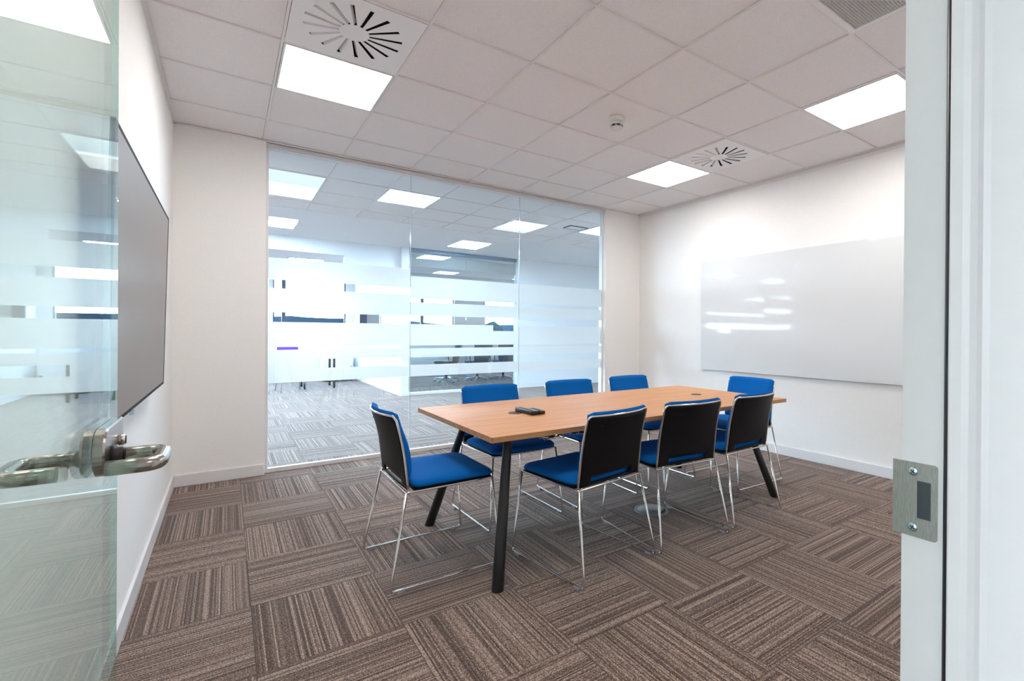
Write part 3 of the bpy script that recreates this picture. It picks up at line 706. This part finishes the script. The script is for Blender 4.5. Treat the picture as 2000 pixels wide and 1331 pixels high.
box(bm, OX0, BX0, 6.2, OY1, 2.53, 2.56); box(bm, OX0, BX0, 6.2, 6.9, 2.50, 2.53); box(bm, OX0, BX0, 7.5, OY1, 2.50, 2.53); box(bm, OX0, -1.8, 6.9, 7.5, 2.50, 2.53); box(bm, -1.2, 0.65, 6.9, 7.5, 2.50, 2.53); box(bm, 1.25, BX0, 6.9, 7.5, 2.50, 2.53); box(bm, OX0, BX0, 6.05, 6.2, 2.50, H+0.02); box(bm, 1.43, BX0, 6.04, 6.2, 2.2, 2.56)
struct('ceiling_soffit', bm, plaster_m, 'plain white ceiling of the open office', 'ceiling')
ol = {(0, 4): 'striped dim ceiling panel at the upper left of the glass partition', (2, 4): 'bright square ceiling panel crossed by the left glass joint',
      (5, 5): 'pale ceiling panel crossed by the right glass joint', (7, 4): 'bright ceiling panel cut off by the right edge of the glass',
      (5, 8): 'small pale ceiling panel on the plain soffit in the middle pane', (0, 8): 'pale ceiling panel on the plain soffit in the left pane',
      (-4, 4): 'added office fill panel, unseen left of the pier, nearer one', (-8, 4): 'added office fill panel, unseen farthest left', (11, 4): 'added office fill panel, unseen beyond the right pier',
      (-4, 8): 'added soffit fill panel, unseen left of the pier', (-8, 8): 'added soffit fill panel, unseen farthest left'}
for (a, b, k_) in off_lights+low_lights:
    light_panel(a, b, lampo_m if k_ == 'b' else lampd_m, ol[(a, b)], 'office ceiling lights', H if b < 6 else H-0.006)
for (x_, y_, l_) in ((0.95, 7.2, 'faint ceiling panel under the lowered soffit at the far left'), (-1.5, 7.2, 'added fill panel under the lowered soffit, unseen behind the pier')):  # the panel behind the pier is added to light the dark lowered soffit
    q = light_panel(0, 0, lampo_m, l_, 'panels under the lowered soffit', 2.498); q.location = (x_, y_, 2.498)
bm = new(); tv_ = empty('slot_vent', (4.0, 2.78, H)); tag(tv_, 'small dark slot vent in the office ceiling right of the lit panel', 'air vent')
box(bm, -0.16, 0.16, -0.10, -0.085, -0.004, 0.006); box(bm, -0.16, 0.16, 0.085, 0.10, -0.004, 0.006); box(bm, -0.16, -0.145, -0.085, 0.085, -0.004, 0.006); box(bm, 0.145, 0.16, -0.085, 0.085, -0.004, 0.006)
obj('frame', bm, recess_m, tv_); bm = new(); box(bm, -0.145, 0.145, -0.085, 0.085, -0.002, 0.003); obj('face', bm, ventw_m, tv_)

# far window wall : openings between x0..x1
def wall_y(bm, y0, y1, x0, x1, holes, z0, z1, hmax=H+0.15):
    xa = x0
    for (a, b) in holes: box(bm, xa, a, y0, y1, 0, hmax); box(bm, a, b, y0, y1, 0, z0); box(bm, a, b, y0, y1, z1, hmax); xa = b
    box(bm, xa, x1, y0, y1, 0, hmax)
far_holes = [(-4.6, -2.4), (-1.9, 0.25), (0.62, 2.17), (3.2, 5.0), (5.95, 8.2)]
WT = 2.42
bm = new(); wall_y(bm, OY1, OY1+0.2, OX0, OX1, far_holes, 1.0, WT); struct('wall_far', bm, wall_out_m, 'white outer wall with windows at the back of the office')
wl = [(2.6, 4.6), (5.4, 8.8)]
bm = new()
ya = YF-TH
for (a, b) in wl: box(bm, OX0-0.2, OX0, ya, a, 0, H+0.15); box(bm, OX0-0.2, OX0, a, b, 0, 0.9); box(bm, OX0-0.2, OX0, a, b, 2.4, H+0.15); ya = b
box(bm, OX0-0.2, OX0, ya, OY1+0.2, 0, H+0.15); struct('wall_side', bm, wall_out_m, 'white outer wall on the left of the open office')
bm = new(); box(bm, OX1, OX1+0.2, CY0, OY1+0.2, 0, H+0.15); struct('wall_end', bm, wall_out_m, 'white end wall of the office')
n_w = 2
for (a, b) in far_holes:
    bm = new()
    for (p, q) in ((a, a+0.03), (b-0.03, b)): box(bm, p, q, OY1+0.05, OY1+0.11, 1.0, WT)
    mx_ = a+0.22 if abs(a-0.62) < 0.01 else (a+b)/2
    box(bm, mx_-0.04, mx_+0.04, OY1+0.05, OY1+0.11, 1.03, WT-0.03)
    box(bm, a+0.03, b-0.03, OY1+0.05, OY1+0.11, 1.0, 1.03); box(bm, a+0.03, b-0.03, OY1+0.05, OY1+0.11, WT-0.03, WT)
    struct('window_%d' % n_w, bm, wframe_m, 'dark framed window in the far wall of the office', 'window'); n_w += 1

# glazed meeting room opposite
bm = new()
box(bm, BX0, BX0+0.14, BY, 7.35, 0, H+0.02); box(bm, BX0, BX0+0.14, 9.3, OY1, 0, H+0.02); box(bm, BX0, BX0+0.14, 7.35, 9.3, 0, 0.95); box(bm, BX0, BX0+0.14, 7.35, 9.3, 1.75, H+0.02)
box(bm, 4.78, BX1, BY, BY+0.14, 0, H+0.02)
struct('wall_opposite', bm, wall_out_m, 'white walls of the meeting room across the office')
bm = new(); box(bm, BX0-0.012, BX0+0.15, 7.35, 7.45, 0.95, 1.75); box(bm, BX0-0.012, BX0+0.15, 9.25, 9.3, 0.95, 1.75); box(bm, BX0-0.012, BX0+0.15, 7.45, 9.25, 0.95, 1.0); struct('window_8', bm, wframe_m, 'dark framed internal window in the white wall opposite', 'window')
bm = new(); box(bm, 4.78, BX1, BY-0.015, BY, 0, 0.1); box(bm, BX0-0.015, BX0, BY-0.015, OY1, 0, 0.1); box(bm, BX0, BX0+0.14, BY-0.015, BY, 0, 0.1); struct('baseboard_opposite', bm, skirt_m, 'white skirting board on the walls across the office', 'baseboard')
g2 = empty('window_9', (0, 0, 0)); tag(g2, 'glass front with frosted bands of the meeting room across the office', 'window', kind='structure')
bm = new(); box(bm, BX0+0.14, 4.78, BY+0.02, BY+0.08, H-0.07, H+0.02); obj('head_channel', bm, mat('bluegrey_channel', (0.16, 0.22, 0.30, 1), 0.4), g2)
bm = new(); box(bm, BX0+0.14, 4.78, BY+0.02, BY+0.08, 0, 0.05); obj('floor_channel', bm, alu_m, g2)
for (a, b) in ((BX0+0.145, 3.645), (3.655, 4.775)):
    bm = new(); box(bm, a, b, BY+0.045, BY+0.055, 0.05, H-0.07); p2 = obj('glass_pane', bm, glassb_m, g2)
    bm = new(); bands(bm, a, b, BY+0.056, 0.50, 1.735, [(0.52, 0.70), (0.85, 0.95), (1.20, 1.52)]); bands(bm, a, b, BY+0.056, 2.41, 2.62, []); obj('frosted_film', bm, film_m, p2)

# corridor behind the camera
bm = new(); box(bm, OX0, OX1, CY0-0.15, CY0, 0, H+0.15); struct('wall_corridor', bm, wall_out_m, 'white corridor wall opposite the meeting room door')
cor_l = [(-3, -7), (1, -7), (-8, -7), (6, -7)]
bm = new(); tiles(bm, OX0, OX1, CY0, YF-TH, set(cor_l)); cc = struct('ceiling_corridor', bm, tile_m, 'tiled ceiling of the corridor outside the door', 'ceiling')
bm = new(); bars(bm, OX0, OX1, CY0, YF-TH); obj('grid_bars', bm, grid_m, cc)
for a, b in cor_l: light_panel(a, b, lampc_m, 'lit ceiling panel in the corridor outside the door', 'corridor ceiling lights')

# ------------------------------------------------------------------ furniture in the office
def cafe_chair(name, x, y, rz, m, label, group=None):
    t = empty(name, (x, y, 0), rz); tag(t, label, 'chair', group)
    bm = new(); loft(bm, [[Vector((p[0], p[1], z)) for p in rrect(w_, w_, 0.06, 5)] for z, w_ in ((0.43, 0.19), (0.44, 0.21), (0.465, 0.215), (0.475, 0.20))]); obj('seat', bm, m, t)
    f = lambda o: (lambda u, v: Vector(((u*2-1)*(0.205-0.02*v), -0.19-0.07*v-0.035*(1-(u*2-1)**2)+o, 0.50+0.36*v)))
    bm = new(); slab(bm, f(0), f(0.025), 12, 8); obj('backrest', bm, m, t, bevel=0.006)
    for sx_ in (-1, 1):
        for sy_ in (-1, 1):
            bm = new(); pts = [(sx_*0.22, sy_*0.23, 0.0), (sx_*0.165, sy_*0.16, 0.435)]
            if sy_ < 0: pts.append((sx_*0.18, -0.245, 0.80))
            tube(bm, fillet(pts, 0.04, 4), 0.008, 8); obj('leg', bm, black_m if name != 'cafe_chair' else chrome_m, t)
    return t
cafe_chair('cafe_chair', 0.78, 7.75, math.radians(180+8), purple_m, 'purple chair far away in the office behind the left glass pane')
cafe_chair('cafe_chair', 0.12, 7.95, math.radians(165), navy_m, 'dark chair beside the purple one, cut by the white pier')
t = empty('side_table', (1.32, 8.25, 0)); tag(t, 'small black-legged table right of the purple chair', 'table')
bm = new(); box(bm, -0.3, 0.3, -0.3, 0.3, 0.70, 0.72); obj('tabletop', bm, wall_out_m, t, bevel=0.003)
for sx_ in (-1, 1):
    for sy_ in (-1, 1):
        bm = new(); box(bm, sx_*0.27-0.02, sx_*0.27+0.02, sy_*0.27-0.02, sy_*0.27+0.02, 0, 0.7); obj('leg', bm, blackmet_m, t)
t = empty('low_cabinet', (1.9, 9.55, 0)); tag(t, 'low white cabinet against the far office wall', 'cabinet')
bm = new(); box(bm, -0.32, 0.32, -0.25, 0.25, 0.06, 0.58); obj('body', bm, wall_out_m, t, bevel=0.004)
bm = new(); box(bm, -0.30, 0.30, -0.22, 0.22, 0.0, 0.06); obj('plinth', bm, recess_m, t)
bm = new(); box(bm, 0.26, 0.30, -0.262, -0.251, 0.28, 0.36); obj('handle', bm, steel_m, t)

def swivel_chair(x, y, rz, m, label):
    t = empty('conference_chair', (x, y, 0), rz); tag(t, label, 'chair', 'dark chairs in the meeting room opposite')
    bm = new(); loft(bm, [[Vector((p[0], p[1], z)) for p in rrect(w_, w_, 0.07, 5)] for z, w_ in ((0.42, 0.20), (0.44, 0.24), (0.48, 0.245), (0.50, 0.22))]); obj('seat', bm, m, t)
    f = lambda o: (lambda u, v: Vector(((u*2-1)*(0.24-0.05*(1-v)**2), -0.22-0.09*v-0.05*(1-(u*2-1)**2)+o, 0.46+0.42*v)))
    bm = new(); slab(bm, f(0), f(0.04), 12, 8); obj('backrest', bm, m, t, bevel=0.01)
    for s in (-1, 1):
        bm = new(); tube(bm, fillet([(s*0.22, -0.2, 0.44), (s*0.28, -0.15, 0.48), (s*0.28, -0.12, 0.66), (s*0.28, 0.12, 0.66)], 0.04, 4), 0.012, 8); obj('armrest', bm, black_m, t)
    bm = new(); tube(bm, [(0, 0, 0.07), (0, 0, 0.42)], 0.025, 12); obj('gas_column', bm, black_m, t)
    for k in range(5):
        a = 2*PI*k/5+0.3; bm = new(); tube(bm, [(0, 0, 0.10), (0.28*math.cos(a), 0.28*math.sin(a), 0.07)], 0.022, 8, r1=0.014)
        lathe(bm, [(0.005, -0.012), (0.028, -0.012), (0.028, 0.012), (0.005, 0.012)], (0.28*math.cos(a), 0.28*math.sin(a), 0.028), 14, 'X'); obj('foot', bm, silver_m, t)
    return t
wd = ['leftmost', 'second from left', 'third from left', 'rightmost']
for k, (x_, y_, m_) in enumerate(((4.02, 7.95, navy_m), (4.72, 7.75, navy_m), (5.42, 7.75, plum_m), (6.12, 7.75, navy_m))):
    swivel_chair(x_, y_, [0.9, 0.1, -0.1, 0.1][k], m_, 'dark conference chair between the frosted bands, %s of its row' % wd[k])
t = empty('conference_table', (5.8, 8.9, 0)); tag(t, 'long table in the meeting room opposite, behind the dark chairs', 'table')
bm = new(); box(bm, -1.2, 1.2, -0.45, 0.45, 0.70, 0.73); obj('tabletop', bm, wood_m, t, bevel=0.003)
for s in (-1, 1):
    bm = new(); box(bm, s*0.9-0.03, s*0.9+0.03, -0.35, 0.35, 0.0, 0.04); box(bm, s*0.9-0.025, s*0.9+0.025, -0.06, 0.06, 0.04, 0.70); obj('leg', bm, silver_m, t)

# outdoors: ground and a low line of trees seen through the office windows
bm = new(); box(bm, -120, 140, OY1+0.25, 150, -1.3, -1.2); box(bm, -120, OX0-0.3, -60, OY1+0.25, -1.3, -1.2); 
rg = random.Random(9); n_ = 60; pr = [(-60+3*q, 3.2+0.5*math.sin(q*0.31)+0.2*math.sin(q*0.9)+rg.uniform(-0.15, 0.15)) for q in range(n_)]
V0 = [bm.verts.new((x_, 84, -1.2)) for x_, z_ in pr]; V1 = [bm.verts.new((x_, 96, z_)) for x_, z_ in pr]; V2 = [bm.verts.new((x_, 125, -1.2)) for x_, z_ in pr]
for q in range(n_-1): bm.faces.new((V0[q], V0[q+1], V1[q+1], V1[q])); bm.faces.new((V1[q], V1[q+1], V2[q+1], V2[q]))
struct('ground_outside', bm, land_m, 'dark field outside the office windows', 'ground')
rt = random.Random(3); k_ = 0
for i_ in range(5):
    x_ = 36+i_*4.7+rt.uniform(-0.3, 0.3); y_ = 78+rt.uniform(-1, 1); hgt = rt.uniform(3.2, 4.8)
    bm = new(); bmesh.ops.create_icosphere(bm, subdivisions=3, radius=1)
    for v in bm.verts:
        f_ = 1+rt.uniform(-0.12, 0.12); v.co = Vector((v.co.x*1.95*f_, v.co.y*1.8*f_, v.co.z*hgt*0.5*f_+hgt*0.5-0.2))
    bmesh.ops.recalc_face_normals(bm, faces=bm.faces)
    t = empty('tree', (x_, y_, -1.2)); tag(t, 'dark bushy tree on the skyline outside the office windows', 'tree', 'trees on the skyline')
    obj('crown', bm, tree_m, t)
    bm = new(); tube(bm, [(0, 0, 0), (0, 0, hgt*0.5)], 0.2, 8); obj('trunk', bm, recess_m, t)
